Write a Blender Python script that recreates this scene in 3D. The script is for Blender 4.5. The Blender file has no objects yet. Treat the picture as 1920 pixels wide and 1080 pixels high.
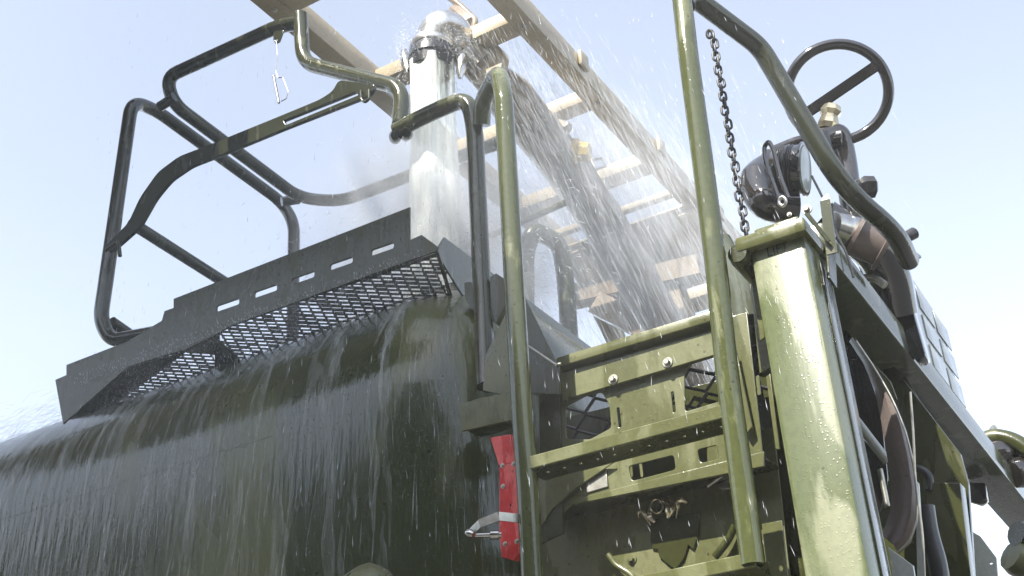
import bpy, bmesh, math, random
from mathutils import Vector, Matrix
random.seed(7)
S = bpy.context.scene
COL = S.collection

# ------------------------------------------------------------------ camera
F = 2358.0; CAMZ = 1.6
AX = Vector((4660, 1580, 2358)).normalized()      # truck's long axis, seen from the camera
AY = Vector((1600, -1200, -2358)); AY = (AY - AY.dot(AX)*AX).normalized()
AZ = AX.cross(AY)
RW = Matrix((AX, AY, AZ))                          # camera -> world rotation
cam = bpy.data.cameras.new('camera'); camo = bpy.data.objects.new('camera', cam); COL.objects.link(camo)
cam.sensor_width = 36; cam.lens = F/1920*36; cam.clip_end = 2000; cam.clip_start = 0.05
camo.matrix_world = Matrix.Translation((0, 0, CAMZ)) @ RW.to_4x4()
S.camera = camo
# ------------------------------------------------------------------ light
SUN_EL, SUN_AZ = 52, 184       # azimuth the light comes FROM, clockwise from +Y
w = bpy.data.worlds.new('World'); S.world = w; w.use_nodes = True
nt = w.node_tree; nt.nodes.clear()
sky = nt.nodes.new('ShaderNodeTexSky'); sky.sky_type = 'NISHITA'; sky.sun_disc = False
sky.sun_elevation = math.radians(SUN_EL); sky.sun_rotation = math.radians(SUN_AZ)
sky.air_density = 1.0; sky.dust_density = 0.6; sky.ozone_density = 1.0
hs = nt.nodes.new('ShaderNodeHueSaturation'); hs.inputs['Saturation'].default_value = 0.50; hs.inputs['Hue'].default_value = 0.500
bg = nt.nodes.new('ShaderNodeBackground'); bg.inputs['Strength'].default_value = 0.15
wo = nt.nodes.new('ShaderNodeOutputWorld')
nt.links.new(sky.outputs[0], hs.inputs['Color']); nt.links.new(hs.outputs[0], bg.inputs[0]); nt.links.new(bg.outputs[0], wo.inputs[0])
sd = bpy.data.lights.new('sun', 'SUN'); sd.energy = 4.6; sd.angle = math.radians(0.5); sd.color = (1, .96, .88)
so = bpy.data.objects.new('sun', sd); COL.objects.link(so)
el, az = math.radians(SUN_EL), math.radians(SUN_AZ)
SUND = Vector((math.sin(az)*math.cos(el), math.cos(az)*math.cos(el), math.sin(el)))
so.rotation_euler = SUND.to_track_quat('Z', 'Y').to_euler(); so.location = SUND*20
S.view_settings.view_transform = 'Standard'; S.view_settings.look = 'None'
S.view_settings.exposure = 1.35; S.view_settings.gamma = 1
S.cycles.max_bounces = 8; S.cycles.transparent_max_bounces = 24

# ------------------------------------------------------------------ measuring helpers
def ray(px, py): return RW @ Vector((px-960, 540-py, -F))
def P(px, py, X=None, Y=None, Z=None):
    """point on the plane X=, Y= or Z= (Z above eye height) behind a photo position"""
    d = ray(px, py)
    k = X/d.x if X is not None else (Y/d.y if Y is not None else Z/d.z)
    v = d*k; v.z += CAMZ
    return v
def KY(px, py, Y): return Y/ray(px, py).y         # metres per pixel there

# ------------------------------------------------------------------ mesh helpers
def obj(name, bm, mat, parent=None, smooth=False, **tags):
    me = bpy.data.meshes.new(name)
    if isinstance(bm, bmesh.types.BMesh):
        bmesh.ops.recalc_face_normals(bm, faces=bm.faces); bm.to_mesh(me); bm.free()
    else: me = bm; me.name = name
    if mat: me.materials.clear(); me.materials.append(mat)
    if smooth:
        for p in me.polygons: p.use_smooth = True
        try: me.set_sharp_from_angle(angle=math.radians(38))
        except Exception: pass
    o = bpy.data.objects.new(name, me); COL.objects.link(o)
    if parent:
        o.parent = parent; o.matrix_parent_inverse = parent.matrix_world.inverted()
    for k, v in tags.items(): o[k] = v
    return o
def thing(name, label, cat, loc=(0, 0, 0), group=None):
    o = bpy.data.objects.new(name, None); COL.objects.link(o); o.location = loc
    o.matrix_world = Matrix.Translation(loc)
    o['label'] = label; o['category'] = cat
    if group: o['group'] = group
    return o

def fillet(pts, r, n=6):
    pts = [Vector(p) for p in pts]
    if r <= 0: return pts
    out = [pts[0]]
    for i in range(1, len(pts)-1):
        a, b, c = pts[i-1], pts[i], pts[i+1]
        la, lc = (a-b).length, (c-b).length
        rr = min(r, la*.48, lc*.48)
        p0 = b+(a-b).normalized()*rr; p2 = b+(c-b).normalized()*rr
        for k in range(n+1):
            t = k/n; out.append((1-t)**2*p0+2*t*(1-t)*b+t*t*p2)
    out.append(pts[-1]); return out
def add_tube(bm, pts, r, fr=0, seg=14, n=6, radii=None, caps=True):
    pts = fillet(pts, fr, n)
    T = []
    for i in range(len(pts)):
        a = pts[max(i-1, 0)]; b = pts[min(i+1, len(pts)-1)]
        t = (b-a); T.append(t.normalized() if t.length > 1e-9 else Vector((0, 0, 1)))
    up = Vector((0, 0, 1)) if abs(T[0].z) < .9 else Vector((1, 0, 0))
    nrm = T[0].cross(up).normalized(); rings = []
    for i, p in enumerate(pts):
        nrm = (nrm - nrm.dot(T[i])*T[i]).normalized(); bi = T[i].cross(nrm)
        rr = radii[i] if radii else r
        rings.append([bm.verts.new(p+(nrm*math.cos(2*math.pi*k/seg)+bi*math.sin(2*math.pi*k/seg))*rr) for k in range(seg)])
    for a, b in zip(rings, rings[1:]):
        for k in range(seg): bm.faces.new((a[k], a[(k+1) % seg], b[(k+1) % seg], b[k]))
    if caps:
        bm.faces.new(rings[0]); bm.faces.new(rings[-1])
def tube(name, pts, r, mat, parent, fr=0.05, seg=14, **t):
    bm = bmesh.new(); add_tube(bm, pts, r, fr, seg); return obj(name, bm, mat, parent, True, **t)
def add_lathe(bm, p0, p1, prof, seg=24):
    """prof: list of (t along p0->p1 in metres or fraction, radius)"""
    p0, p1 = Vector(p0), Vector(p1); ax = (p1-p0); L = ax.length; ax.normalize()
    u = ax.cross(Vector((0, 0, 1)) if abs(ax.z) < .9 else Vector((1, 0, 0))).normalized(); v = ax.cross(u)
    rings = []
    for t, r in prof:
        c = p0+ax*(t*L)
        rings.append([bm.verts.new(c+(u*math.cos(2*math.pi*k/seg)+v*math.sin(2*math.pi*k/seg))*max(r, 1e-4)) for k in range(seg)])
    for a, b in zip(rings, rings[1:]):
        for k in range(seg): bm.faces.new((a[k], a[(k+1) % seg], b[(k+1) % seg], b[k]))
    bm.faces.new(rings[0]); bm.faces.new(rings[-1])
def lathe(name, p0, p1, prof, mat, parent, seg=24, **t):
    bm = bmesh.new(); add_lathe(bm, p0, p1, prof, seg); return obj(name, bm, mat, parent, True, **t)
def add_box(bm, x0, x1, y0, y1, z0, z1, bev=0.004):
    z0 += CAMZ; z1 += CAMZ
    g = bmesh.ops.create_cube(bm, size=1)
    for v in g['verts']:
        v.co = Vector(((x0+x1)/2+v.co.x*(x1-x0), (y0+y1)/2+v.co.y*(y1-y0), (z0+z1)/2+v.co.z*(z1-z0)))
    if bev:
        es = list({e for v in g['verts'] for e in v.link_edges})
        bmesh.ops.bevel(bm, geom=es, offset=bev, segments=2, affect='EDGES', profile=.5)
def box(name, x0, x1, y0, y1, z0, z1, mat, parent, bev=0.004, **t):
    bm = bmesh.new(); add_box(bm, x0, x1, y0, y1, z0, z1, bev); return obj(name, bm, mat, parent, True, **t)
def add_bar(bm, a, b, w_, h_, up=Vector((0, 0, 1)), bev=0):
    """square bar from a to b"""
    a, b = Vector(a), Vector(b); t = (b-a).normalized(); s = t.cross(up)
    if s.length < 1e-4: s = Vector((1, 0, 0))
    s.normalize(); u = s.cross(t)
    vs = [bm.verts.new(p+s*i*w_/2+u*j*h_/2) for p in (a, b) for i, j in ((-1, -1), (1, -1), (1, 1), (-1, 1))]
    for f in ((0, 1, 2, 3), (7, 6, 5, 4), (0, 4, 5, 1), (1, 5, 6, 2), (2, 6, 7, 3), (3, 7, 4, 0)):
        bm.faces.new([vs[i] for i in f])
def plate_mesh(axis, val, outer, holes, t, bev=0.0015):
    """flat plate: outline and holes given as 2-D points in the plane; axis is the plane's normal; val is the near face"""
    cu = bpy.data.curves.new('tmp', 'CURVE'); cu.dimensions = '2D'; cu.fill_mode = 'BOTH'
    cu.extrude = t/2-bev; cu.bevel_depth = bev; cu.bevel_resolution = 1; cu.offset = -bev
    for poly in [outer]+list(holes):
        sp = cu.splines.new('POLY'); sp.points.add(len(poly)-1); sp.use_cyclic_u = True
        for q, p in zip(sp.points, poly): q.co = (p[0], p[1], 0, 1)
    o = bpy.data.objects.new('tmp', cu); COL.objects.link(o)
    dg = bpy.context.evaluated_depsgraph_get()
    me = bpy.data.meshes.new_from_object(o.evaluated_get(dg))
    bpy.data.objects.remove(o); bpy.data.curves.remove(cu)
    for v in me.vertices:
        a, b, c = v.co
        if axis == 'Y': v.co = (a, val+t/2-c, b)
        elif axis == 'X': v.co = (val-t/2+c, a, b)
        else: v.co = (a, b, val+CAMZ+t/2+c)
    if axis == 'Y':
        pass
    return me
def two(axis, p):
    return (p.x, p.z) if axis == 'Y' else ((p.y, p.z) if axis == 'X' else (p.x, p.y))
def rnd(poly, r, n=4):
    """round the corners of a closed 2-D polygon"""
    if r <= 0: return poly
    P2 = [Vector(p) for p in poly]; out = []
    for i in range(len(P2)):
        a, b, c = P2[i-1], P2[i], P2[(i+1) % len(P2)]
        rr = min(r, (a-b).length*.45, (c-b).length*.45)
        p0 = b+(a-b).normalized()*rr; p2 = b+(c-b).normalized()*rr
        for k in range(n+1):
            t = k/n; out.append(tuple((1-t)**2*p0+2*t*(1-t)*b+t*t*p2))
    return out
def plate(name, axis, val, pix, mat, parent, t=0.006, holes=(), r=0.0, hr=0.004, bev=0.0015, **tags):
    kw = {axis: val}
    out = rnd([two(axis, P(x, y, **kw)) for x, y in pix], r)
    hs_ = [rnd([two(axis, P(x, y, **kw)) for x, y in h], hr) for h in holes]
    me = plate_mesh(axis, val, out, hs_, t, bev)
    return obj(name, me, mat, parent, True, **tags)
def ell(cx, cy, rx, ry, n=18, rot=0):
    c, s = math.cos(rot), math.sin(rot)
    return [(cx+rx*math.cos(a)*c-ry*math.sin(a)*s, cy+rx*math.cos(a)*s+ry*math.sin(a)*c) for a in [2*math.pi*i/n for i in range(n)]]
def bolt(p, r, mat, parent, name='bolt', dirv=(0, -1, 0)):
    d = Vector(dirv).normalized(); p = Vector(p)
    bm = bmesh.new()
    add_lathe(bm, p-d*.001, p+d*r*.28, [(0, r*1.25), (.8, r*1.25), (1, r*1.15)], 20)
    add_lathe(bm, p+d*r*.2, p+d*r*1.0, [(0, r*.78), (.75, r*.78), (1, r*.6)], 6)
    return obj(name, bm, mat, parent)

# ------------------------------------------------------------------ materials
def new_mat(name):
    m = bpy.data.materials.new(name); m.use_nodes = True
    n = m.node_tree; b = n.nodes['Principled BSDF']; return m, n, b
def L(n, a, b): n.links.new(a, b)
def noise(n, scale, vec=None, det=4, rough=.55, sc3=(1, 1, 1), dist=0):
    tc = n.nodes.new('ShaderNodeTexCoord'); mp = n.nodes.new('ShaderNodeMapping'); mp.inputs['Scale'].default_value = sc3
    L(n, tc.outputs['Object'], mp.inputs[0])
    t = n.nodes.new('ShaderNodeTexNoise'); t.inputs['Scale'].default_value = scale; t.inputs['Detail'].default_value = det
    t.inputs['Roughness'].default_value = rough; t.inputs['Distortion'].default_value = dist
    L(n, mp.outputs[0], t.inputs['Vector']); return t.outputs['Fac']
def ramp(n, fac, stops):
    r = n.nodes.new('ShaderNodeValToRGB'); L(n, fac, r.inputs[0])
    while len(r.color_ramp.elements) < len(stops): r.color_ramp.elements.new(.5)
    for e, (p, c) in zip(r.color_ramp.elements, stops):
        e.position = p; e.color = (*c, 1) if len(c) == 3 else (c[0], c[0], c[0], 1)
    return r.outputs[0]
def paint(name, wet, dry_or_sheen, cover=.5, rough=(.18, .42), bump=.25, streak=6, run=.35, metal=0, coat=.4):
    """wet paint: darker where water lies on it, lighter where dried or where sheen is painted, with beads and runs"""
    m, n, b = new_mat(name)
    f = noise(n, streak, sc3=(1.6, 1.6, .45), det=5, dist=.6)
    mask = ramp(n, f, [(max(0, cover-.04), (0, 0, 0)), (cover+.04, (1, 1, 1))])
    fine = noise(n, 90, det=3)
    mix = n.nodes.new('ShaderNodeMix'); mix.data_type = 'RGBA'
    L(n, mask, mix.inputs['Factor']); mix.inputs['A'].default_value = (*wet, 1); mix.inputs['B'].default_value = (*dry_or_sheen, 1)
    mx2 = n.nodes.new('ShaderNodeMix'); mx2.data_type = 'RGBA'; mx2.blend_type = 'MULTIPLY'; mx2.inputs['Factor'].default_value = .35
    L(n, mix.outputs['Result'], mx2.inputs['A']); L(n, ramp(n, fine, [(.3, (.55, .55, .55)), (.6, (1, 1, 1))]), mx2.inputs['B'])
    sp_ = n.nodes.new('ShaderNodeTexVoronoi'); sp_.inputs['Scale'].default_value = 42; sp_.inputs['Randomness'].default_value = 1
    tc0 = n.nodes.new('ShaderNodeTexCoord'); L(n, tc0.outputs['Object'], sp_.inputs['Vector'])
    sel = n.nodes.new('ShaderNodeMath'); sel.operation = 'MULTIPLY'
    L(n, ramp(n, sp_.outputs['Distance'], [(.10, (1, 1, 1)), (.16, (0, 0, 0))]), sel.inputs[0])
    L(n, ramp(n, noise(n, 7, det=3), [(.5, (0, 0, 0)), (.56, (1, 1, 1))]), sel.inputs[1])
    m3 = n.nodes.new('ShaderNodeMix'); m3.data_type = 'RGBA'; m3.blend_type = 'MULTIPLY'; L(n, sel.outputs[0], m3.inputs['Factor'])
    L(n, mx2.outputs['Result'], m3.inputs['A']); m3.inputs['B'].default_value = (.5, .42, .35, 1)
    L(n, m3.outputs['Result'], b.inputs['Base Color'])
    rr = n.nodes.new('ShaderNodeMapRange'); rr.inputs['To Min'].default_value = rough[0]; rr.inputs['To Max'].default_value = rough[1]
    L(n, mask, rr.inputs[0]); L(n, rr.outputs[0], b.inputs['Roughness'])
    b.inputs['Metallic'].default_value = metal
    b.inputs['Coat Weight'].default_value = coat; b.inputs['Coat Roughness'].default_value = .06
    runs = noise(n, 60, sc3=(1, 1, .12), det=3)
    bead = n.nodes.new('ShaderNodeTexVoronoi'); bead.inputs['Scale'].default_value = 130
    tc = n.nodes.new('ShaderNodeTexCoord'); L(n, tc.outputs['Object'], bead.inputs['Vector'])
    add = n.nodes.new('ShaderNodeMath'); add.operation = 'MULTIPLY_ADD'; add.inputs[1].default_value = run
    L(n, runs, add.inputs[0])
    bd = n.nodes.new('ShaderNodeMapRange'); bd.inputs['From Min'].default_value = 0; bd.inputs['From Max'].default_value = .28
    bd.inputs['To Min'].default_value = .18; bd.inputs['To Max'].default_value = 0; L(n, bead.outputs['Distance'], bd.inputs[0])
    L(n, bd.outputs[0], add.inputs[2])
    bp = n.nodes.new('ShaderNodeBump'); bp.inputs['Strength'].default_value = bump; bp.inputs['Distance'].default_value = .006
    L(n, add.outputs[0], bp.inputs['Height']); L(n, bp.outputs[0], b.inputs['Normal']); L(n, bp.outputs[0], b.inputs['Coat Normal'])
    return m
def metal(name, col, rough=.25, bump=.15, sc=40, metallic=1, coat=0):
    m, n, b = new_mat(name)
    f = noise(n, sc, det=5); L(n, ramp(n, f, [(.3, tuple(c*.6 for c in col)), (.65, col)]), b.inputs['Base Color'])
    b.inputs['Metallic'].default_value = metallic; b.inputs['Roughness'].default_value = rough; b.inputs['Coat Weight'].default_value = coat
    b.inputs['Coat Roughness'].default_value = .05
    bp = n.nodes.new('ShaderNodeBump'); bp.inputs['Strength'].default_value = bump; bp.inputs['Distance'].default_value = .004
    L(n, f, bp.inputs['Height']); L(n, bp.outputs[0], b.inputs['Normal'])
    return m
OLIVE = paint('olive_paint', (.108, .113, .047), (.145, .150, .066), cover=.54)
OLIVE_POST = paint('olive_paint_sheen', (.100, .118, .050), (.190, .203, .115), cover=.50, streak=6, rough=(.26, .45), coat=.2)  # pale patches put the wet film's sheen into the colour
OLIVE_RAIL = paint('olive_rail_paint', (.078, .088, .033), (.155, .162, .075), cover=.60, streak=14, rough=(.1, .28))
OLIVE_MID = paint('olive_hoop_paint', (.045, .048, .02), (.075, .078, .032), cover=.6, streak=16, coat=.4)
OLIVE_CAGE = paint('olive_cage_paint', (.028, .031, .016), (.042, .045, .022), cover=.6, streak=16, coat=.3, rough=(.2, .4))
OLIVE_TANK = paint('olive_tank_paint', (.038, .048, .014), (.090, .100, .020), cover=.55, streak=1.6, rough=(.15, .32), bump=.28, run=1.0, coat=.45)
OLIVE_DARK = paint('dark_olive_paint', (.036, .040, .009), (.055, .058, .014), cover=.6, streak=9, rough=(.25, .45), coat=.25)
BEAM_GREY = paint('grey_green_paint', (.10, .11, .075), (.16, .17, .125), cover=.6, streak=9, rough=(.12, .25))
PALE = paint('pale_grey_paint', (.38, .40, .38), (.5, .52, .48), cover=.5, streak=8, rough=(.2, .4))
TAN = paint('tan_paint', (.40, .33, .22), (.44, .37, .25), cover=.52, streak=3, rough=(.3, .5), bump=.12, run=.1, coat=.2)
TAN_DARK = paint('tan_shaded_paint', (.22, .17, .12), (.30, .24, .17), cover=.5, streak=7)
RED = paint('red_paint', (.66, .05, .05), (.80, .12, .11), cover=.5, streak=14)
BLACK = paint('black_paint', (.018, .016, .015), (.035, .03, .028), cover=.6, streak=14, rough=(.07, .2), coat=1)
BROWN = paint('brown_black_rubber', (.12, .092, .082), (.15, .118, .105), cover=.5, streak=4, rough=(.32, .42), coat=.1)
STEEL = metal('steel', (.62, .60, .56), .22)
CHAIN = metal('chain_steel', (.022, .023, .026), .5, .2, 60, 0, 0)
CHROME = metal('brushed_aluminium', (.78, .76, .72), .3, .1, 25)
BRASS = metal('brass', (.75, .66, .45), .25)
ZINC = metal('zinc', (.55, .53, .46), .42)
MESH = metal('galvanised_mesh', (.30, .31, .30), .22, .3, 90, .7)
IRON = metal('dark_iron', (.03, .03, .032), .35, .2, 60, .2, .3)
YELLOW = paint('yellow_paint', (.55, .38, .05), (.7, .5, .1), cover=.5, streak=14)
LENS, n_, b_ = new_mat('lamp_glass'); b_.inputs['Base Color'].default_value = (.5, .55, .52, 1); b_.inputs['Roughness'].default_value = .12
f_ = noise(n_, 12); L(n_, ramp(n_, f_, [(.35, (.35, .4, .38)), (.6, (.55, .58, .55))]), b_.inputs['Base Color'])
INK, n_, b_ = new_mat('stencil_ink'); b_.inputs['Base Color'].default_value = (.02, .025, .015, 1); b_.inputs['Roughness'].default_value = .5
GROUND, n_, b_ = new_mat('asphalt'); f_ = noise(n_, 3, det=8); L(n_, ramp(n_, f_, [(.35, (.04, .04, .04)), (.65, (.07, .068, .062))]), b_.inputs['Base Color']); b_.inputs['Roughness'].default_value = .55
def water_mat(name, alpha, col=(.86, .9, .95), streak=None):
    m, n, b = new_mat(name); b.inputs['Base Color'].default_value = (*col, 1); b.inputs['Roughness'].default_value = .12
    b.inputs['Subsurface Weight'].default_value = 0
    b.inputs['Alpha'].default_value = alpha
    if streak:
        f = noise(n, streak, sc3=(1, 1, .10), det=5, rough=.6)
        mr = n.nodes.new('ShaderNodeMapRange'); mr.inputs['From Min'].default_value = .36; mr.inputs['From Max'].default_value = .64
        mr.inputs['To Min'].default_value = alpha*.25; mr.inputs['To Max'].default_value = min(1, alpha*1.6); L(n, f, mr.inputs[0]); L(n, mr.outputs[0], b.inputs['Alpha'])
        bp = n.nodes.new('ShaderNodeBump'); bp.inputs['Strength'].default_value = .7; bp.inputs['Distance'].default_value = .02
        L(n, f, bp.inputs['Height']); L(n, bp.outputs[0], b.inputs['Normal'])
    return m
WATER_DROP = water_mat('spray_water', .38)
WATER_FINE = water_mat('fine_water_streaks', .08)
WATER_SLANT = water_mat('slanting_water_streaks', .10)
WATER_FILM = water_mat('clinging_water', .09, (.80, .82, .80), 40)
WATER_COL = water_mat('falling_water', .74, (.88, .92, .86), 20)

# ------------------------------------------------------------------ ground
bm = bmesh.new(); bmesh.ops.create_grid(bm, x_segments=8, y_segments=8, size=600)
obj('ground', bm, GROUND, kind='structure')

# ------------------------------------------------------------------ the truck
T = thing('fire_truck', 'olive green tanker truck with ladder, guard rails and big round-shouldered water tank, drenched by water', 'truck', (-2.0, 2.9, 0))
def add_tank(bm, x0, x1, y0, y1, z0, z1, R, er=.2, seg=18, ends=10):
    def ring(x, ins):
        r = max(R-ins, .02); a0, a1, b0, b1 = y0+ins, y1-ins, z0+ins+CAMZ, z1-ins+CAMZ; v = []
        for cy, cz, s in ((a1-r, b1-r, 0), (a0+r, b1-r, 90), (a0+r, b0+r, 180), (a1-r, b0+r, 270)):
            for k in range(seg+1):
                a = math.radians(s+90*k/seg); v.append(bm.verts.new((x, cy+r*math.cos(a), cz+r*math.sin(a))))
        return v
    xs = [(x0, er*.9)]
    n = int((x1-er-x0)/.12)
    xs = [(x0+er-er*math.cos(math.radians(a)), er*(1-math.sin(math.radians(a)))) for a in range(0, 90, 15)]
    xs += [(x0+er+(x1-x0-2*er)*i/n, 0) for i in range(n+1)]
    xs += [(x1-er+er*math.sin(math.radians(90*i/ends)), er*(1-math.cos(math.radians(90*i/ends)))) for i in range(1, ends+1)]
    xs += [(x1+.02, er+.12), (x1+.03, er+.2)]
    rs = [ring(*q) for q in xs]
    for a, b in zip(rs, rs[1:]):
        for k in range(len(a)): bm.faces.new((a[k], a[(k+1) % len(a)], b[(k+1) % len(a)], b[k]))
    bm.faces.new(rs[0]); bm.faces.new(rs[-1])
bm = bmesh.new(); add_tank(bm, -6.2, -1.30, 2.2, 3.75, .15, 1.636, .40, .34)
tank = obj('water_tank', bm, OLIVE_TANK, T, True)
bm = bmesh.new(); add_bar(bm, (-6.0, 2.2, 1.205+CAMZ), (-1.95, 2.2, 1.205+CAMZ), .0016, .002)
obj('weld_seam', bm, OLIVE_TANK, tank)

# kick plate, fascia and grating on the tank's shoulder
sl = [(427, 572), (498, 546), (568, 521), (640, 494), (717, 467)]
kp = [(325, 560), (768, 388), (768, 450), (790, 440), (822, 463), (820, 470), (430, 612), (410, 625), (350, 655), (240, 688),
      (118, 795), (103, 712), (124, 703), (124, 684), (238, 640), (303, 601), (308, 583), (325, 577)]
# a straight-edged outline: slots, then two mesh openings lie below it
slots = []
for x, y in sl:
    s = -.345; h = 5.2; u = 21
    slots.append([(x-u, y-u*s-h), (x+u, y+u*s-h), (x+u, y+u*s+h), (x-u, y-u*s+h)])
kick = plate('kick_plate', 'Y', 2.25, kp, OLIVE_DARK, T, t=.006, holes=slots, hr=.006)
def slant(px, py):      # the grating's plane leans from the kick plate down to the tank
    d = ray(px, py); a = Vector((0, 2.25, 1.605)); t = Vector((0, .15, -.095)); nn = Vector((1, 0, 0)).cross(t)
    k = a.dot(nn)/d.dot(nn); v = d*k; v.z += CAMZ; return v
def in_poly(x, y, poly):
    c = False; j = len(poly)-1
    for i in range(len(poly)):
        xi, yi = poly[i]; xj, yj = poly[j]
        if (yi > y) != (yj > y) and x < (xj-xi)*(y-yi)/(yj-yi)+xi: c = not c
        j = i
    return c
def expanded(name, poly, parent, mat, pw=.030, ph=.0125, w0=.0060, h0=.0026, shear=1.1, Yp=None):
    """expanded-metal sheet: zigzag strands that meet at their peaks"""
    pts = [slant(x, y) if Yp is None else P(x, y, Y=Yp) for x, y in poly]
    if Yp is None:
        tv = Vector((0, .15, -.095)).normalized(); o0 = Vector((0, 2.25, 1.605+CAMZ))
    else:
        tv = Vector((0, 0, -1)); o0 = Vector((0, Yp, CAMZ+2))
    uv = [(p.x, (p-o0).dot(tv)) for p in pts]
    u0, u1 = min(a for a, b in uv), max(a for a, b in uv); v0, v1 = min(b for a, b in uv), max(b for a, b in uv)
    nrm = Vector((1, 0, 0)).cross(tv); bm = bmesh.new()
    for j in range(int((v1-v0)/ph)+2):
        for i in range(int((u1-u0+(v1-v0)*abs(shear))/(pw/2))+2):
            s = 1 if (i+j) % 2 else -1
            ua, ub = u0+i*pw/2, u0+(i+1)*pw/2
            va, vb = v0+j*ph-s*ph*.42, v0+j*ph+s*ph*.42
            wv = (v1-v0)*shear; ua += va*shear-v0*shear-wv; ub += vb*shear-v0*shear-wv
            if not in_poly((ua+ub)/2, (va+vb)/2, uv): continue
            A = o0+Vector((ua, 0, 0))+tv*va; B = o0+Vector((ub, 0, 0))+tv*vb
            tilt = (nrm*.75+tv*.66).normalized()
            add_bar(bm, A, B, w0*random.uniform(.7, 1.6), h0, up=tilt)
    return obj(name, bm, mat, parent)
expanded('grating', [(413, 612), (470, 588), (800, 478), (816, 474), (850, 575), (840, 600), (480, 720), (440, 668), (413, 640)], T, MESH)
expanded('grating', [(183, 702), (240, 684), (350, 656), (405, 660), (405, 700), (240, 780), (205, 730)], T, MESH)
# solid frame of the fascia around the meshes
def slant_plate(name, polys, mat, parent, t=.005):
    bm = bmesh.new(); tv = Vector((0, .15, -.095)).normalized(); nrm = Vector((1, 0, 0)).cross(tv).normalized()
    for poly in polys:
        a = [bm.verts.new(slant(*q)) for q in poly]; b = [bm.verts.new(slant(*q)-nrm*t) for q in poly]
        bm.faces.new(a); bm.faces.new(b[::-1])
        for i in range(len(a)): bm.faces.new((a[i], b[i], b[(i+1) % len(a)], a[(i+1) % len(a)]))
    return obj(name, bm, mat, parent)
slant_plate('fascia', [[(430, 613), (822, 472), (818, 480), (800, 482), (470, 594), (413, 616)],
    [(350, 656), (413, 622), (413, 645), (442, 672), (480, 724), (470, 730), (406, 702), (405, 662), (352, 660)],
    [(118, 795), (240, 690), (352, 658), (240, 688), (186, 704), (207, 735), (242, 784), (120, 830)],
    [(404, 655), (414, 640), (444, 664), (482, 724), (404, 704)], [(818, 474), (824, 472), (856, 580), (849, 577)]], OLIVE_DARK, T)
# end plate running back to the panel, open underneath
X1 = -1.497
ep = [(Y_, Z_+CAMZ) for Y_, Z_ in ((2.258, 1.60), (2.30, 1.662), (3.35, 1.662), (3.35, 1.56), (2.9, 1.36), (2.62, 1.40), (2.42, 1.50))]
obj('end_plate', plate_mesh('X', X1+.006, ep, [], .006), BEAM_GREY, T, True)  # paler grey stands in for light and mist over the plate
box('catwalk_deck', -1.78, X1, 2.95, 3.34, 1.60, 1.645, OLIVE_DARK, T)
box('manhole_collar', -2.15, -1.56, 2.55, 3.1, 1.63, 1.70, OLIVE_DARK, T, .02)
# loose edge and latch under the end plate
plate('latch_plate', 'Y', 2.32, [(870, 530), (880, 528), (905, 535), (905, 585), (893, 590), (880, 575), (872, 560)], OLIVE_DARK, T, t=.03)
plate('latch_plate', 'Y', 2.24, [(918, 520), (930, 512), (945, 522), (948, 572), (930, 607), (920, 600)], OLIVE_DARK, T, t=.04)
plate('gusset', 'Y', 2.2, [(955, 572), (950, 620), (962, 745), (905, 732), (908, 670)], OLIVE, T, t=.006)
plate('gusset', 'Y', 2.235, [(958, 640), (985, 560), (1050, 690), (1050, 740), (905, 735)], OLIVE_DARK, T, t=.006)
tube('edge_tube', [P(x, y, Y=2.22) for x, y in ((985, 645), (1042, 684), (1052, 682))], .003, ZINC, T, .01)

# guard rails
RT = .0225
XL = -2.68
g1 = [P(330, 618, Y=2.29), P(208, 640, Y=2.265), P(188, 600, Y=2.25), P(247, 190, Y=2.26), P(290, 205, X=XL), P(527, 378, X=XL)]
bb = P(527, 378, X=XL); g1 += [Vector((bb.x+.05, bb.y+.02, bb.z-.10)), Vector((bb.x+.06, bb.y+.03, bb.z-.9))]
tube('guard_rail', g1, RT, OLIVE_CAGE, T, .07)
tube('guard_rail', [P(246, 418, X=XL), P(425, 532, X=XL)], RT*.9, OLIVE_CAGE, T, 0)
tube('guard_rail', [P(208, 605, X=XL), P(270, 648, X=XL)], RT*.9, OLIVE_CAGE, T, 0)
g2 = [P(750, 232, Y=2.28), P(755, 165, Y=2.28), P(568, 118, Y=2.28), P(563, 28, Y=2.28)]
tube('guard_rail', g2, RT*1.0, OLIVE_MID, T, .06)
g3 = [P(563, 42, Y=2.28), P(520, 50, Y=2.28), P(312, 145, Y=2.29), P(325, 195, X=-2.53), P(562, 372, X=-2.53), P(640, 378, Y=3.0), P(905, 278, Y=3.0), P(960, 262, Y=3.0)]
tube('guard_rail', g3, RT, OLIVE_CAGE, T, .07)
tube('guard_rail', [P(300, 200, Y=2.3), P(328, 182, Y=2.3)], RT*.75, OLIVE_CAGE, T, 0)
tube('guard_rail', [P(528, 378, X=-2.60), P(560, 374, X=-2.56)], RT*.8, OLIVE_CAGE, T, 0)
# hoop to the right: down to the tank shoulder
tube('guard_rail', [P(742, 246, Y=2.25), P(800, 215, Y=2.25), P(877, 182, Y=2.25), P(890, 240, Y=2.25), P(903, 520, Y=2.25), P(912, 725, Y=2.22)], RT*1.0, OLIVE_MID, T, .05)
for x, y in ((741, 257), (762, 252)):
    lathe('knob', P(x, y-3, Y=2.235), P(x, y+3, Y=2.285), [(0, .012), (.2, .017), (.8, .017), (1, .012)], OLIVE_CAGE, T, 16)
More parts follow.
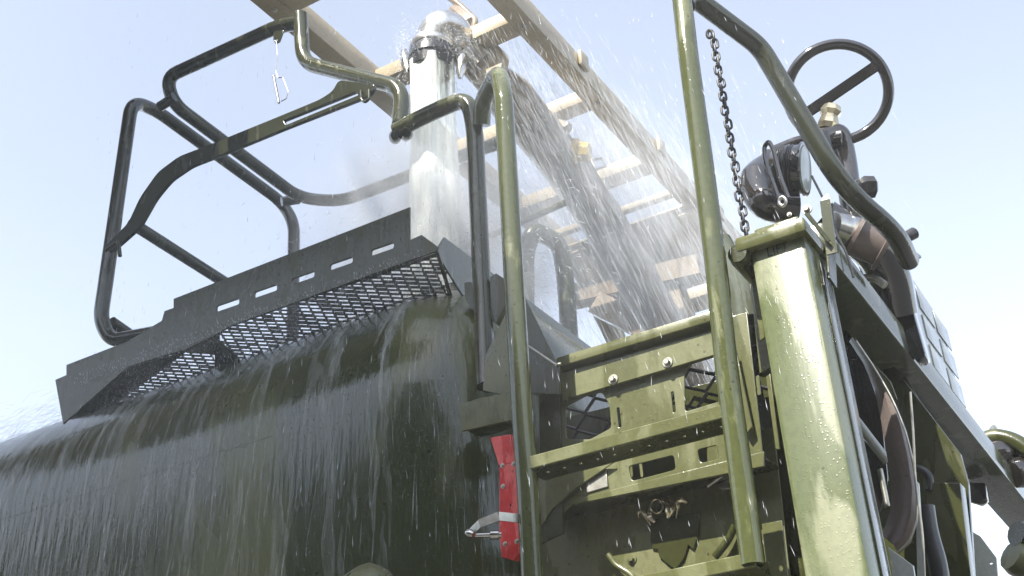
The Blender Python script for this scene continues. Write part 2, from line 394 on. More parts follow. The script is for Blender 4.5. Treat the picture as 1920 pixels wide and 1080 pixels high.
# rear hoop seen through the spray
tube('guard_rail', [P(985, 620, Y=3.05), P(985, 470, Y=3.05), P(1000, 432, Y=3.05), P(1050, 455, Y=3.2), P(1060, 520, Y=3.2), P(1068, 640, Y=3.2)], RT*1.3, OLIVE_DARK, T, .06)
tube('guard_rail', [P(830, 480, Y=3.1), P(960, 425, Y=3.1), P(1060, 380, Y=3.1)], RT*.5, OLIVE_DARK, T, 0)
# flat gate arm with its slot
arm = plate('gate_arm', 'Y', 2.20, [(194, 463), (205, 475), (262, 425), (292, 372), (320, 338), (358, 312), (420, 288), (534, 241), (690, 180), (700, 168), (702, 158),
    (655, 152), (634, 150), (624, 170), (600, 186), (530, 215), (400, 268), (335, 293), (296, 322), (262, 370), (240, 418)], OLIVE_CAGE, T, t=.012,
    holes=[[(531, 226), (666, 172), (672, 178), (536, 234)]], r=.02, hr=.004)
tube('clevis', [P(x, y, Y=2.195) for x, y in ((676, 170), (678, 188), (685, 192), (692, 186), (692, 168))], .004, OLIVE_CAGE, T, .01)
plate('lanyard_tab', 'Y', 2.27, [(513, 58), (532, 56), (524, 78), (516, 82), (512, 74)], OLIVE_CAGE, T, t=.005, holes=[ell(518, 75, 2.2, 2.5, 10)], hr=0)
# vertical plate at far end of cage rail lower-left clamp
tube('rail_clamp', [P(x, y, Y=2.19) for x, y in ((198, 470), (222, 452), (225, 480))], .006, OLIVE_CAGE, T, .01)

# boarding ladder
tube('ladder_rail', [P(903, 235, Y=2.24), P(905, 190, Y=2.22), P(934, 135, Y=2.14), P(944, 180, Y=2.10), P(953, 330, Y=2.10), P(968, 600, Y=2.10), P(978, 760, Y=2.10), P(990, 920, Y=2.10), P(1003, 1180, Y=2.10)], .0228, OLIVE_RAIL, T, .035)
k1 = [P(1278, -8, Y=2.12), P(1290, 100, Y=2.10), P(1317, 300, Y=2.10), P(1345, 520, Y=2.10), P(1363, 700, Y=2.10), P(1388, 880, Y=2.10), P(1412, 1060, Y=2.10)]
tube('ladder_rail', k1, .0225, OLIVE_RAIL, T, .05)
XH = P(1282, 0, Y=2.12).x
tube('handrail', [P(1284, 12, Y=2.13), P(1292, -12, Y=2.2), P(1425, 88, Y=2.36), P(1450, 130, Y=2.38), P(1580, 352, Y=2.42), P(1680, 436, Y=2.6), P(1705, 490, Y=2.75)], .0235, OLIVE_CAGE, T, .12)
def rung(a, b, hpx, dep=.07, dots=0):
    """channel rung: front face between the rails, underside pierced"""
    A = P(*a, Y=2.09); B = P(*b, Y=2.09); h = hpx*KY(*a, 2.09)
    bm = bmesh.new(); z0 = (A.z+B.z)/2
    add_box(bm, A.x, B.x, 2.085, 2.09+.006, z0-h-CAMZ, z0-CAMZ, .002)
    # underside as a perforated strip, its shade put into darker paint
    y0, y1 = 2.092, 2.09+dep; zb = z0-h-CAMZ
    r_ = obj('ladder_rung', bm, OLIVE, T)
    out = [(A.x, y0), (B.x, y0), (B.x, y1), (A.x, y1)]
    hs_ = []
    for i in range(dots):
        cx = A.x+(B.x-A.x)*(i+.8)/(dots+.6); cy = (y0+y1)/2
        hs_.append([(cx+.0042*math.cos(q*.628), cy+.0055*math.sin(q*.628)) for q in range(10)])
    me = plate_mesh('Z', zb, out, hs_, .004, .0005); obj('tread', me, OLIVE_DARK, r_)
    box('rung_back', A.x, B.x, y1, y1+.004, zb, zb+h, OLIVE, r_, .001)
rung((985, 860), (1362, 757), 25, dots=11)
rung((1003, 1118), (1415, 1040), 26, dots=11)

# side panel behind the ladder
YP = 2.30
panel_out = [(1040, 680), (1400, 585), (1425, 800), (1432, 872), (1400, 868), (1075, 945), (1012, 1005), (1010, 760)]
holes = [[(1060, 762), (1098, 742), (1128, 735), (1142, 758), (1146, 802), (1105, 824), (1062, 823)],
         [(1283, 700), (1300, 676), (1346, 662), (1350, 752), (1284, 772)],
         [(1156, 765), (1161, 764), (1165, 800), (1160, 802)], [(1258, 735), (1263, 734), (1267, 772), (1262, 774)],
         [(1178, 874), (1263, 853), (1267, 880), (1184, 902)], [(1307, 843), (1345, 834), (1350, 860), (1312, 868)],
         [(1268, 818), (1272, 817), (1274, 830), (1270, 831)], [(1416, 705), (1423, 703), (1427, 740), (1420, 742)]]
pan = plate('side_panel', 'Y', YP, panel_out, OLIVE, T, t=.005, holes=holes, hr=.008)
A = P(1075, 945, Y=YP); B = P(1432, 868, Y=YP)
zl = P(1250, 903, Y=YP).z-CAMZ
plate('lower_lip', 'Y', YP-.004, [(1074, 946), (1100, 930), (1432, 846), (1432, 874)], OLIVE, T, t=.012)
cs = plate('cover_strip', 'Y', YP-.016, [(1052, 700), (1345, 618), (1350, 662), (1054, 750)], OLIVE, T, t=.014)
for x, y in ((1150, 712), (1252, 680)): bolt(P(x, y, Y=YP-.016), .0095, ZINC, cs)
bolt(P(1033, 749, Y=YP), .008, ZINC, pan); bolt(P(1037, 830, Y=YP), .006, ZINC, pan); bolt(P(1040, 893, Y=YP), .006, ZINC, pan)
A = P(1045, 688, Y=YP-.03); B = P(1360, 600, Y=YP-.03)
box('top_flange', A.x, B.x, YP-.033, YP+.12, A.z-CAMZ-.002, A.z-CAMZ+.022, OLIVE, T, .003)
plate('side_strip', 'Y', YP-.008, [(1010, 700), (1048, 690), (1056, 1000), (1014, 1020)], OLIVE_DARK, T, t=.006)
plate('gusset', 'Y', YP-.012, [(1003, 880), (1040, 872), (1152, 866), (1080, 915), (1035, 955), (1010, 995)], OLIVE, T, t=.004)  # added plate, its slanted edge follows the edge of a cast shadow
plate('doubler_plate', 'Y', YP-.004, [(1098, 888), (1136, 878), (1140, 912), (1100, 924)], ZINC, T, t=.003)
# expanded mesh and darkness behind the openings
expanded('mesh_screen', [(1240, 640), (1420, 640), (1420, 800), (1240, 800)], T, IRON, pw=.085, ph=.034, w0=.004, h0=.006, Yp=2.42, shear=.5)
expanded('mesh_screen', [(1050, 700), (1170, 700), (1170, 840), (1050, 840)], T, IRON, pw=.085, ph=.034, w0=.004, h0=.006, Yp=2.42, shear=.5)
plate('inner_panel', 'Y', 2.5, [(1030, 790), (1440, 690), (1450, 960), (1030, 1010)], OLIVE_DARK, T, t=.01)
# set-back lower body
YB = 2.376
low = plate('lower_panel', 'Y', YB, [(1000, 900), (1450, 800), (1500, 1250), (1000, 1250)], OLIVE, T, t=.006, holes=[ell(1239, 952, 9, 10, 16)], hr=0)
A = P(1010, 950, Y=YP); B = P(1436, 870, Y=YP)
box('panel_underside', A.x, B.x, YP+.006, YB, zl-.003, zl+.004, OLIVE_DARK, T, .001)
bolt(P(1185, 1049, Y=YB), .009, OLIVE, low, 'dome_bolt')
tube('hose', [P(x, y, Y=YB-.02) for x, y in ((1140, 1040), (1155, 1060), (1185, 1078), (1200, 1110))], .006, OLIVE, T, .01)
tube('hose', [P(x, y, Y=YB-.02) for x, y in ((1378, 985), (1365, 1015), (1340, 1045))], .008, OLIVE_DARK, T, .02)
tube('tie_rod', [P(1326, 912, Y=YB-.03), P(1372, 880, Y=YB-.03)], .004, ZINC, T, 0)
plate('cleat', 'Y', YB-.01, [(1342, 908), (1366, 898), (1378, 902), (1376, 916), (1352, 918)], ZINC, T, t=.006, r=.005)
# scrolled brass ornament
em = bmesh.new(); YE = YB-.02
def etube(pts, rr, r0=.004): 
    q = fillet([P(x, y, Y=YE) for x, y in pts], .02, 4); m_ = len(q)
    add_tube(em, q, r0, 0, 8, radii=[r0*(.25+1.5*math.sin(math.pi*min(1, (i+.3)/m_))) for i in range(m_)])
ring = [P(x, y, Y=YE) for x, y in ell(1232, 949, 11, 13, 24)]; ring.append(ring[0]); add_tube(em, ring, .003, 0, 8, caps=False)
etube([(1198, 972), (1197, 960), (1206, 958), (1214, 972), (1220, 985)], 1)
etube([(1216, 955), (1218, 970), (1228, 980)], 1)
etube([(1219, 940), (1216, 958), (1222, 974), (1229, 979)], 1, .003)
etube([(1240, 938), (1252, 944), (1254, 962), (1252, 972)], 1)
etube([(1254, 932), (1262, 945), (1262, 958), (1254, 970)], 1)
etube([(1268, 972), (1272, 950), (1270, 940), (1280, 938), (1288, 945)], 1)
etube([(1270, 940), (1278, 936), (1290, 942)], 1, .003)
obj('ornament', em, BRASS, low, True)
# dark sheet cut to the outline of the ragged shadow below it
plate('leaf_shadow', 'Y', YB-.006, [(1215, 975), (1312, 960), (1310, 1000), (1300, 1030), (1290, 1022), (1282, 1048), (1266, 1068), (1252, 1058), (1236, 1044), (1232, 1030), (1222, 1028)], OLIVE_DARK, T, t=.004)

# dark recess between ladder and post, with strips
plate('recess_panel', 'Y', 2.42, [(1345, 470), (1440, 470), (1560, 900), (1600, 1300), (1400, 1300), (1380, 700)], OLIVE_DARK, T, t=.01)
plate('upright_strip', 'Y', 2.30, [(1404, 505), (1426, 500), (1446, 690), (1424, 700)], OLIVE, T, t=.006)
plate('upright_strip', 'Y', 2.28, [(1372, 655), (1380, 655), (1410, 800), (1400, 812), (1392, 800)], OLIVE, T, t=.006)
plate('upright_strip', 'Y', 2.31, [(1428, 982), (1466, 975), (1478, 1090), (1440, 1090)], OLIVE, T, t=.006)
plate('upright_strip', 'Y', 2.34, [(1396, 818), (1418, 810), (1420, 850), (1398, 856)], OLIVE, T, t=.006)
plate('slide_bar', 'Y', 2.20, [(1436, 706), (1444, 700), (1462, 842), (1454, 842)], OLIVE, T, t=.006)
tube('sloped_tube', [P(1348, 455, Y=2.36), P(1392, 540, Y=2.36), P(1400, 600, Y=2.36)], .03, BEAM_GREY, T, .05)
plate('sloped_plate', 'Y', 2.38, [(1340, 440), (1362, 450), (1405, 520), (1405, 640), (1360, 640)], BEAM_GREY, T, t=.02)

# lift post
YF = 2.15
xl_, xr_ = P(1460, 800, Y=YF).x, P(1577, 800, Y=YF).x
zt = P(1460, 448, Y=YF).z-CAMZ
post = box('lift_post', xl_, xr_, YF, YF+.16, -.9, zt, OLIVE_POST, T, .010)
box('groove_plate', xr_+.0005, xr_+.004, YF+.075, YF+.13, -.9, zt-.03, BEAM_GREY, post, .001)
zc = zt
cap = box('post_cap', xl_-.022, xr_+.012, YF-.022, YF+.17, zc-.012, zc+.022, OLIVE, post, .008)
box('post_cap', xl_+.015, xr_-.004, YF, YF+.13, zc+.021, zc+.04, OLIVE, post, .006)
# turned-down collar at the cap's left end
bm = bmesh.new(); add_lathe(bm, Vector((xl_-.020, YF-.018, zc+CAMZ-.012)), Vector((xl_-.020, YF+.13, zc+CAMZ-.012)), [(0, .02), (.1, .024), (1, .024)], 16)
obj('collar', bm, OLIVE_DARK, post, True)
bolt(P(1513, 393, Y=YF-.023), .0085, ZINC, post)
ev = [P(x, y, Y=YF+.03) for x, y in ell(1467, 378, 6.5, 8, 16)]; ev.append(ev[0]); tube('eye_bolt', ev, .0035, CHROME, post, 0, 8)
bolt(P(1480, 402, Y=YF-.023), .004, ZINC, post)
bmv = bmesh.new(); add_bar(bmv, P(1512, 400, Y=YF-.026), P(1554, 452, Y=YF-.012), .004, .008); add_bar(bmv, P(1547, 376, Y=YF+.0), P(1560, 476, Y=YF+.0), .004, .02)
obj('strap', bmv, OLIVE_DARK, post)
plate('hinge_plate', 'X', xr_+.02, [(1548, 372), (1562, 380), (1566, 440), (1570, 540), (1556, 520), (1550, 430)], OLIVE_DARK, post, t=.006)
plate('small_tag', 'Y', YF+.05, [(1538, 372), (1552, 362), (1560, 380), (1546, 388)], PALE, post, t=.004)
plate('post_flange', 'Y', YF+.06, [(1408, 520), (1420, 515), (1434, 632), (1424, 640)], OLIVE, T, t=.006)
cu = bpy.data.curves.new('lettering', 'FONT'); cu.body = 'LIFT'; cu.size = .030; cu.extrude = .0004; cu.space_character = 1.05
to = bpy.data.objects.new('tmp', cu); COL.objects.link(to)
me = bpy.data.meshes.new_from_object(to.evaluated_get(bpy.context.evaluated_depsgraph_get())); bpy.data.objects.remove(to)
o0 = P(1439, 482, Y=YF)
for v in me.vertices: v.co = (o0.x+v.co.x*.8, YF-.0008-v.co.z, o0.z+v.co.y)
obj('lettering', me, INK, post)

# deep beam behind the post
box('side_beam', -.668, -.553, 2.34, 9.0, 1.303, 1.385, BEAM_GREY, T, .006)
bm = bmesh.new(); add_box(bm, -.661, -.560, 2.45, 9, 1.386, 1.392, 0); obj('beam_cap', bm, BEAM_GREY, T)
# louvred box on the beam
lb = plate('equipment_box', 'X', -.575, [(1700, 505), (1768, 608), (1806, 794), (1742, 702)], PALE, T, t=.004)
box('box_body', -.70, -.585, 3.34, 3.76, 1.40, 1.71, OLIVE_DARK, lb, .01)
pA, pB = P(1706, 515, X=-.575), P(1770, 615, X=-.575)
for i in range(2):
    for j in range(3):
        y0 = 3.37+i*.195; z0 = 1.43+j*.095
        box('vent_panel', -.5755, -.571, y0, y0+.165, z0, z0+.075, PALE, lb, .003)

# monitor piping: black, wet
def lat(a, b, ra, rb=None, Y=2.9, Y2=None, name='pipe', mat=BLACK, lip=0):
    p0, p1 = P(*a, Y=Y), P(*b, Y=Y2 if Y2 else Y)
    rb = rb or ra; prof = [(0, ra*.8), (.04, ra), (.96, rb), (1, rb*.8)]
    if lip: prof = [(0, ra*1.2), (.12, ra*1.25), (.14, ra), (.86, rb), (.88, rb*1.25), (1, rb*1.2)]
    return lathe(name, p0, p1, prof, mat, mon)
bm = bmesh.new()
q = fillet([P(1545, 402, Y=2.75), P(1600, 445, Y=2.8), P(1645, 472, Y=2.85), P(1668, 520, Y=2.9), P(1680, 590, Y=2.95)], .12, 8)
add_tube(bm, q, .045, 0, 20, radii=[.042+.012*min(1, i/14) for i in range(len(q))])
mon = obj('monitor_pipe', bm, BLACK, T, True)
lat((1556, 425), (1600, 440), .040, .047, 2.68, 2.74, 'swivel_joint', STEEL)
lat((1600, 440), (1660, 470), .05, .046, 2.74, 2.78, 'swivel_joint', BROWN, 1)
bm = bmesh.new()
q = fillet([P(1540, 262, Y=2.85), P(1574, 246, Y=2.88), P(1586, 300, Y=2.9), P(1598, 400, Y=2.9), P(1640, 470, Y=2.92)], .09, 8)
add_tube(bm, q, .030, 0, 18); obj('riser_pipe', bm, BLACK, mon, True)
lat((1598, 350), (1628, 362), .022, .024, 2.86, 2.88, 'valve', IRON)
lathe('hex_nut', P(1612, 352, Y=2.84), P(1643, 350, Y=2.86), [(0, .022), (.3, .03), (.9, .028), (1, .02)], IRON, mon, 6)
for a, b, r_ in (((1600, 372), (1622, 392), .024), ((1612, 392), (1640, 410), .026), ((1628, 400), (1660, 425), .022), ((1640, 425), (1676, 450), .024)):
    lat(a, b, r_, r_*.8, 2.84, 2.9, 'valve', IRON)
lat((1668, 462), (1716, 436), .013, .016, 2.9, 2.95, 'grip_handle', IRON)
lathe('cone_cap', P(1680, 478, Y=2.95), P(1726, 482, Y=3.0), [(0, .03), (.4, .028), (1, .004)], PALE, mon)
lathe('drip_cock', P(1601, 432, Y=2.7), P(1600, 408, Y=2.7), [(0, .006), (.5, .004), (.7, .008), (1, .006)], CHROME, mon, 10)
plate('monitor_bracket', 'Y', 2.95, [(1600, 470), (1690, 470), (1708, 530), (1708, 570), (1736, 668), (1718, 676), (1700, 655), (1635, 575)], BLACK, mon, t=.05, r=.02)
plate('monitor_bracket', 'Y', 2.8, [(1560, 470), (1600, 500), (1640, 560), (1630, 590), (1575, 500)], OLIVE_DARK, mon, t=.02)
bm = bmesh.new(); add_tube(bm, [P(x, y, Y=2.82) for x, y in ((1596, 540), (1612, 522), (1640, 520), (1660, 535))], .010, .02, 10)
obj('collar', bm, ZINC, mon, True)
# thin cable down from the spotlight
tube('cable', [P(x, y, Y=2.45) for x, y in ((1522, 330), (1545, 375), (1560, 420), (1590, 480), (1600, 520))], .0028, IRON, T, .03, 8)

# hand wheel
wc = P(1571, 173, Y=2.85); kk = KY(1571, 173, 2.85)
vd = ray(1571, 173).normalized(); tilt = (-vd+Vector((.12, 0, .22))).normalized()
su = (P(1630, 128, Y=2.85)-P(1507, 216, Y=2.85)); su = (su-su.dot(tilt)*tilt).normalized(); sv = tilt.cross(su)
R_ = 92*kk
bm = bmesh.new(); pts = [wc+(su*math.cos(a)+sv*math.sin(a))*R_ for a in [2*math.pi*i/56 for i in range(57)]]
add_tube(bm, pts, 10.5*kk, 0, 14, caps=False); wheel = obj('hand_wheel', bm, BLACK, T, True)
bm = bmesh.new(); add_bar(bm, wc-su*R_, wc+su*R_, 21*kk, 12*kk, up=tilt); bmesh.ops.bevel(bm, geom=bm.edges[:], offset=.004, segments=2, affect='EDGES'); obj('spoke', bm, BLACK, wheel)
bm = bmesh.new(); h0 = P(1560, 196, Y=2.86); h1 = P(1551, 245, Y=2.86)
add_lathe(bm, h0, h1, [(0, .012), (.1, .026), (.3, .03), (.45, .022), (.6, .026), (.8, .03), (1, .028)], 8); obj('hub', bm, BRASS, wheel)
lat((1535, 268), (1582, 262), .03, .034, 2.87, 2.88, 'elbow', BLACK)
tube('brace_bar', [P(1452, 282, Y=2.8), P(1500, 262, Y=2.83), P(1545, 262, Y=2.87)], .014, BLACK, T, .03)

# spotlight
sp = thing('spotlight', '', '')
COL.objects.unlink(sp); bpy.data.objects.remove(sp)
k0 = KY(1485, 320, 2.5); c0 = P(1447, 322, Y=2.56); c1 = P(1503, 318, Y=2.50)
axis = (RW @ Vector((.90, .04, .44))).normalized(); c1 = c0+axis*.082
spot = lathe('spotlight', c0, c1, [(0, .03), (.05, .048), (.25, .058), (.5, .060), (.55, .064), (.6, .058), (.93, .061), (.94, .067), (1, .067), (1, .058), (.96, .056)], BLACK, T, 32)
lathe('lens', c0+axis*.080, c0+axis*.087, [(0, .057), (.6, .057), (1, .03)], LENS, spot, 32)
for i in range(8):
    a = -.5+i*.22; lathe('cooling_fin', c0+axis*(.02+.005*i), c0+axis*(.0225+.005*i), [(0, .0615), (1, .0615)], IRON, spot, 24)
ev = [P(x, y, Y=2.45) for x, y in ((1462, 378), (1448, 340), (1434, 300), (1433, 275), (1441, 264), (1450, 280), (1462, 330), (1478, 372))]
tube('bracket', ev, .0055, BLACK, spot, .03, 8)
# glossy rounded pipe end beside the lamp
bm = bmesh.new(); q = fillet([P(1448, 292, Y=2.62), P(1425, 318, Y=2.6), P(1418, 352, Y=2.58), P(1440, 385, Y=2.56), P(1490, 385, Y=2.6)], .05, 8)
add_tube(bm, q, .034, 0, 20, radii=[.022+.022*min(1, i/9) for i in range(len(q))]); obj('bent_pipe', bm, BLACK, T, True)
lat((1540, 250), (1548, 300), .02, .024, 2.8, 2.8, 'valve', IRON)

# mudguard blade right of the post
inner = [(1592, 640), (1618, 680), (1640, 730), (1652, 790), (1662, 850), (1672, 905), (1670, 955), (1660, 985), (1650, 1005)]
outer = [(1606, 640), (1640, 690), (1672, 745), (1697, 805), (1712, 865), (1720, 925), (1718, 975), (1705, 1015), (1683, 1036)]
bm = bmesh.new(); rows = []
for (a, b) in zip(inner, outer):
    pa, pb = P(*a, Y=2.57), P(*b, Y=2.55); m_ = (pa+pb)/2+Vector((.006, -.02, 0))
    rows.append([[bm.verts.new(p+Vector((0, o_, 0))) for p in (pa, (pa+m_)/2+Vector((.004, -.006, 0)), m_, (pb+m_)/2+Vector((.004, -.006, 0)), pb)] for o_ in (0, .012)])
for r0, r1 in zip(rows, rows[1:]):
    for s in (0, 1):
        for k in range(4): bm.faces.new((r0[s][k], r0[s][k+1], r1[s][k+1], r1[s][k]))
    for k in (0, 4): bm.faces.new((r0[0][k], r1[0][k], r1[1][k], r0[1][k]))
for rr in (rows[0], rows[-1]):
    for k in range(4): bm.faces.new((rr[0][k], rr[0][k+1], rr[1][k+1], rr[1][k]))
obj('curved_hose_guard', bm, BROWN, T, True)
tube('edge_tube', [P(x, y, Y=2.53) for x, y in outer], .0022, ZINC, T, .03, 8)
plate('inner_guard', 'Y', 2.72, [(1575, 600), (1610, 650), (1650, 760), (1665, 900), (1640, 1000), (1600, 880), (1575, 720)], BLACK, T, t=.01, r=.01)
tube('stay_rod', [P(1598, 780, Y=2.6), P(1664, 866, Y=2.66)], .011, PALE, T, 0)
tube('stay_rod', [P(1650, 880, Y=2.66), P(1664, 950, Y=2.66)], .006, ZINC, T, 0)
plate('yellow_green_plate', 'Y', 2.8, [(1636, 678), (1670, 715), (1682, 748), (1660, 748)], OLIVE, T, t=.006)
# underside structure below the beam
plate('bulkhead', 'Y', 3.0, [(1600, 600), (1640, 640), (1800, 850), (1815, 905), (1838, 1250), (1700, 1250), (1690, 800)], OLIVE_DARK, T, t=.02)
plate('back_panel', 'Y', 3.08, [(1540, 520), (1610, 590), (1700, 710), (1815, 905), (1830, 1250), (1560, 1250)], OLIVE_DARK, T, t=.02)
plate('stanchion', 'Y', 2.9, [(1735, 905), (1800, 905), (1840, 1250), (1765, 1250)], OLIVE_DARK, T, t=.05)
plate('bracket_shoe', 'Y', 4.0, [(1790, 905), (1848, 905), (1850, 935), (1836, 945), (1800, 935)], BLACK, T, t=.04, r=.01)
plate('wing_panel', 'Y', 3.2, [(1812, 990), (1838, 1005), (1868, 1045), (1885, 1250), (1835, 1250)], PALE, T, t=.01, holes=[ell(1858, 1056, 3, 2, 8)], hr=0)
plate('lower_tray', 'Y', 2.5, [(1665, 1025), (1712, 1060), (1740, 1250), (1700, 1250)], PALE, T, t=.01)
plate('lower_tray', 'Y', 2.62, [(1716, 900), (1722, 905), (1745, 1250), (1722, 1250)], PALE, T, t=.01)
tube('cable', [P(x, y, Y=2.5) for x, y in ((1707, 735), (1713, 820), (1716, 900), (1730, 1000), (1736, 1150))], .0025, ZINC, T, .03, 8)
tube('cable', [P(x, y, Y=2.9) for x, y in ((1712, 878), (1730, 880), (1745, 895), (1742, 920))], .009, IRON, T, .03, 10)
tube('drain_hose', [P(x, y, Y=2.7) for x, y in ((1735, 950), (1742, 1000), (1760, 1060), (1775, 1200))], .02, IRON, T, .03, 12)
# couplings beyond the beam
bm = bmesh.new(); add_tube(bm, fillet([P(1838, 830, Y=4.2), P(1862, 818, Y=4.2), P(1900, 825, Y=4.2), P(1950, 860, Y=4.2)], .05, 6), .028, 0, 14)
cp = obj('rear_coupling', bm, OLIVE_DARK, T, True)
for a, b, r_, m_ in (((1855, 855), (1900, 850), .05, BLACK), ((1862, 815), (1863, 802), .012, ZINC), ((1898, 890), (1930, 880), .045, BLACK), ((1905, 1000), (1935, 1010), .04, OLIVE_DARK), ((1895, 1040), (1930, 1060), .05, OLIVE)):
    lathe('coupling_ring', P(*a, Y=4.2), P(*b, Y=4.25), [(0, r_), (.3, r_*1.15), (.7, r_*1.15), (1, r_*.9)], m_, cp, 12)

# red bracket with its steel clamp
rb = plate('extinguisher_bracket', 'Y', 2.13, [(936, 872), (966, 868), (970, 925), (975, 1036), (962, 1050), (940, 1044), (936, 1000)], RED, T, t=.02, holes=[ell(957, 947, 2, 2, 8)], hr=0)
plate('bracket_head', 'Y', 2.145, [(919, 820), (957, 814), (963, 868), (935, 872)], RED, rb, t=.02)
for x, y in ((942, 873), (963, 870), (947, 1020), (969, 1015), (943, 912)): bolt(P(x, y, Y=2.13), .0042, ZINC, rb)
bm = bmesh.new()
q = [P(x, y, Y=Y_) for x, y, Y_ in ((882, 1000, 2.06), (900, 982, 2.05), (935, 968, 2.06), (972, 972, 2.09))]
for a, b in zip(q, q[1:]): add_bar(bm, a, b, .003, .018)
obj('clamp_strap', bm, ZINC, rb)
lathe('clamp_screw', P(876, 998, Y=2.05), P(888, 1003, Y=2.05), [(0, .007), (.5, .009), (1, .006)], STEEL, rb, 10)
lathe('clamp_screw', P(886, 1004, Y=2.07), P(940, 1003, Y=2.10), [(0, .004), (.6, .005), (.62, .009), (.9, .009), (.92, .006), (1, .006)], STEEL, rb, 10)
# bracket plate that carries the ladder
plate('mount_plate', 'Y', 2.16, [(864, 757), (902, 745), (968, 735), (972, 785), (866, 808)], OLIVE, T, t=.008)
box('mount_box', P(866, 780, Y=2.17).x, P(965, 780, Y=2.17).x, 2.168, 2.24, P(900, 795, Y=2.17).z-CAMZ, P(900, 757, Y=2.17).z-CAMZ, OLIVE_DARK, T)
# marker dome at the lower edge
dm = P(692, 1100, Y=2.12)
lathe('marker_dome', dm-Vector((0, 0, .09)), dm+Vector((0, 0, .05)), [(0, .09), (.3, .088), (.6, .078), (.8, .055), (.93, .03), (1, .006)], OLIVE, T, 8)

# rest of the truck under the frame: chassis and wheels
box('chassis', -6.1, .4, 2.5, 3.4, -.75, .12, OLIVE_DARK, T, .03)
box('lower_body', -6.0, -1.35, 2.3, 3.6, -.45, .14, OLIVE, T, .03)
box('side_locker', -.95, .3, 2.7, 3.5, -.6, .35, OLIVE_DARK, T, .02)
for x in (-5.2, -3.9, -.1):
    for yy in (2.35, 3.35):
        wl = lathe('wheel', Vector((x, yy, .55)), Vector((x, yy+.35, .55)), [(0, .42), (.1, .53), (.2, .55), (.8, .55), (.9, .53), (1, .42)], BLACK, T, 40)
        lathe('rim', Vector((x, yy-.01, .55)), Vector((x, yy+.05, .55)), [(0, .12), (.5, .16), (.6, .3), (1, .33)], OLIVE, wl, 24)

# ------------------------------------------------------------------ unseen dark block added behind the camera to darken reflections and fill
BLOCKER_MAT = paint('blocker_surface', (.06, .055, .045), (.08, .075, .06), cover=.5, streak=2, rough=(.5, .7), coat=0)
sh_ = thing('light_blocker', 'unseen long dark block added across from the truck to darken reflections and sky fill', 'light blocker', (-3, -12, 0))
def gbox(name, x0, x1, y0, y1, z0, z1, mat, bev=.02): return box(name, x0, x1, y0, y1, z0-CAMZ, z1-CAMZ, mat, sh_, bev)
gbox('blocker_body', -30, 24, -20, -12, 0, 9.5, BLOCKER_MAT)
gbox('blocker_top', -30.5, 24.5, -20.5, -11.4, 9.5, 9.9, BLOCKER_MAT)
for x in (-22, -12, -2, 8, 18): gbox('blocker_panel', x, x+5, -12, -11.93, 0, 5, OLIVE_DARK)

# ------------------------------------------------------------------ safety chain
ch = thing('safety_chain', 'black steel link chain hanging from the dark handrail beside the lift post', 'chain', P(1335, 58, Y=2.35))
bm = bmesh.new(); a0 = P(1335, 62, Y=2.35); ll = .0275; lw = .0095; rr = .0030
def link_mesh():
    bm = bmesh.new(); pts = []
    for i in range(8): a = math.pi*i/7; pts.append(Vector((lw*math.cos(a)*.8, 0, ll/2-lw*.8+lw*.8*math.sin(a))))
    for i in range(8): a = math.pi+math.pi*i/7; pts.append(Vector((lw*math.cos(a)*.8, 0, -ll/2+lw*.8+lw*.8*math.sin(a))))
    pts.append(pts[0]); add_tube(bm, pts, rr, 0, 8, caps=False); return bm
l0 = obj('link', link_mesh(), CHAIN, ch, True)
pitch = ll-2*rr-.0015
facing = math.atan2(a0.y, a0.x)-math.pi/2
for i in range(44):
    o = l0 if i == 0 else l0.copy()
    if i: COL.objects.link(o)
    o.parent = ch
    o.matrix_parent_inverse = Matrix.Identity(4)
    o.location = (.0015*math.sin(i*2.1), 0.001*math.cos(i), -.02-i*pitch)
    o.rotation_euler = (.05*math.sin(i*1.7), .04*math.cos(i*2.3), facing+(.25 if i % 2 else math.pi/2+.25))
sh = [P(x, y, Y=2.35) for x, y in ell(1331, 64, 5, 7, 14)]; sh.append(sh[0])
tube('shackle', sh, .0045, IRON, ch, 0, 8)
# locking pin on its wire
pn = thing('locking_pin', 'small spring steel locking pin dangling on a thin wire below the top guard rail', 'pin', P(518, 80, Y=2.27))
tube('wire', [P(518, 78, Y=2.27), P(520, 105, Y=2.27), P(516, 132, Y=2.27)], .0013, STEEL, pn, .01, 6)
tube('pin_shaft', [P(513, 142, Y=2.27), P(523, 193, Y=2.27)], .0038, IRON, pn, 0, 8)
tube('clip_wire', [P(x, y, Y=2.27) for x, y in ((517, 133), (521, 146), (530, 145), (541, 173), (537, 185), (527, 190))], .0015, STEEL, pn, .004, 6)

# ------------------------------------------------------------------ tan filling boom overhead
ZB = 2.8
G = thing('filling_boom', 'tan steel ladder-frame boom reaching over the tank with a water pipe slung beneath', 'boom', (-1.85, 6.5, 0))
box('side_beam', -1.572, -1.50, 1.1, 6.4, ZB, ZB+.09, TAN, G, .004)
box('side_beam', -2.2, -2.128, 1.1, 6.4, ZB, ZB+.09, TAN, G, .004)
for y0, y1, h in ((2.33, 2.42, .06), (2.86, 2.94, .06), (3.385, 3.455, .06), (3.88, 3.97, .06), (4.15, 4.185, .03), (5.05, 5.2, .06)):
    box('cross_member', -2.128, -1.572, y0, y1, ZB+.004, ZB+h, TAN, G, .003)
box('deck_plate', -2.128, -1.572, 4.27, 4.95, ZB+.006, ZB+.014, TAN, G, .001)
for y in (2.72, 3.25, 3.9, 4.5):
    box('lug', -1.50, -1.482, y-.032, y+.032, ZB+.03, ZB+.10, TAN, G, .01)
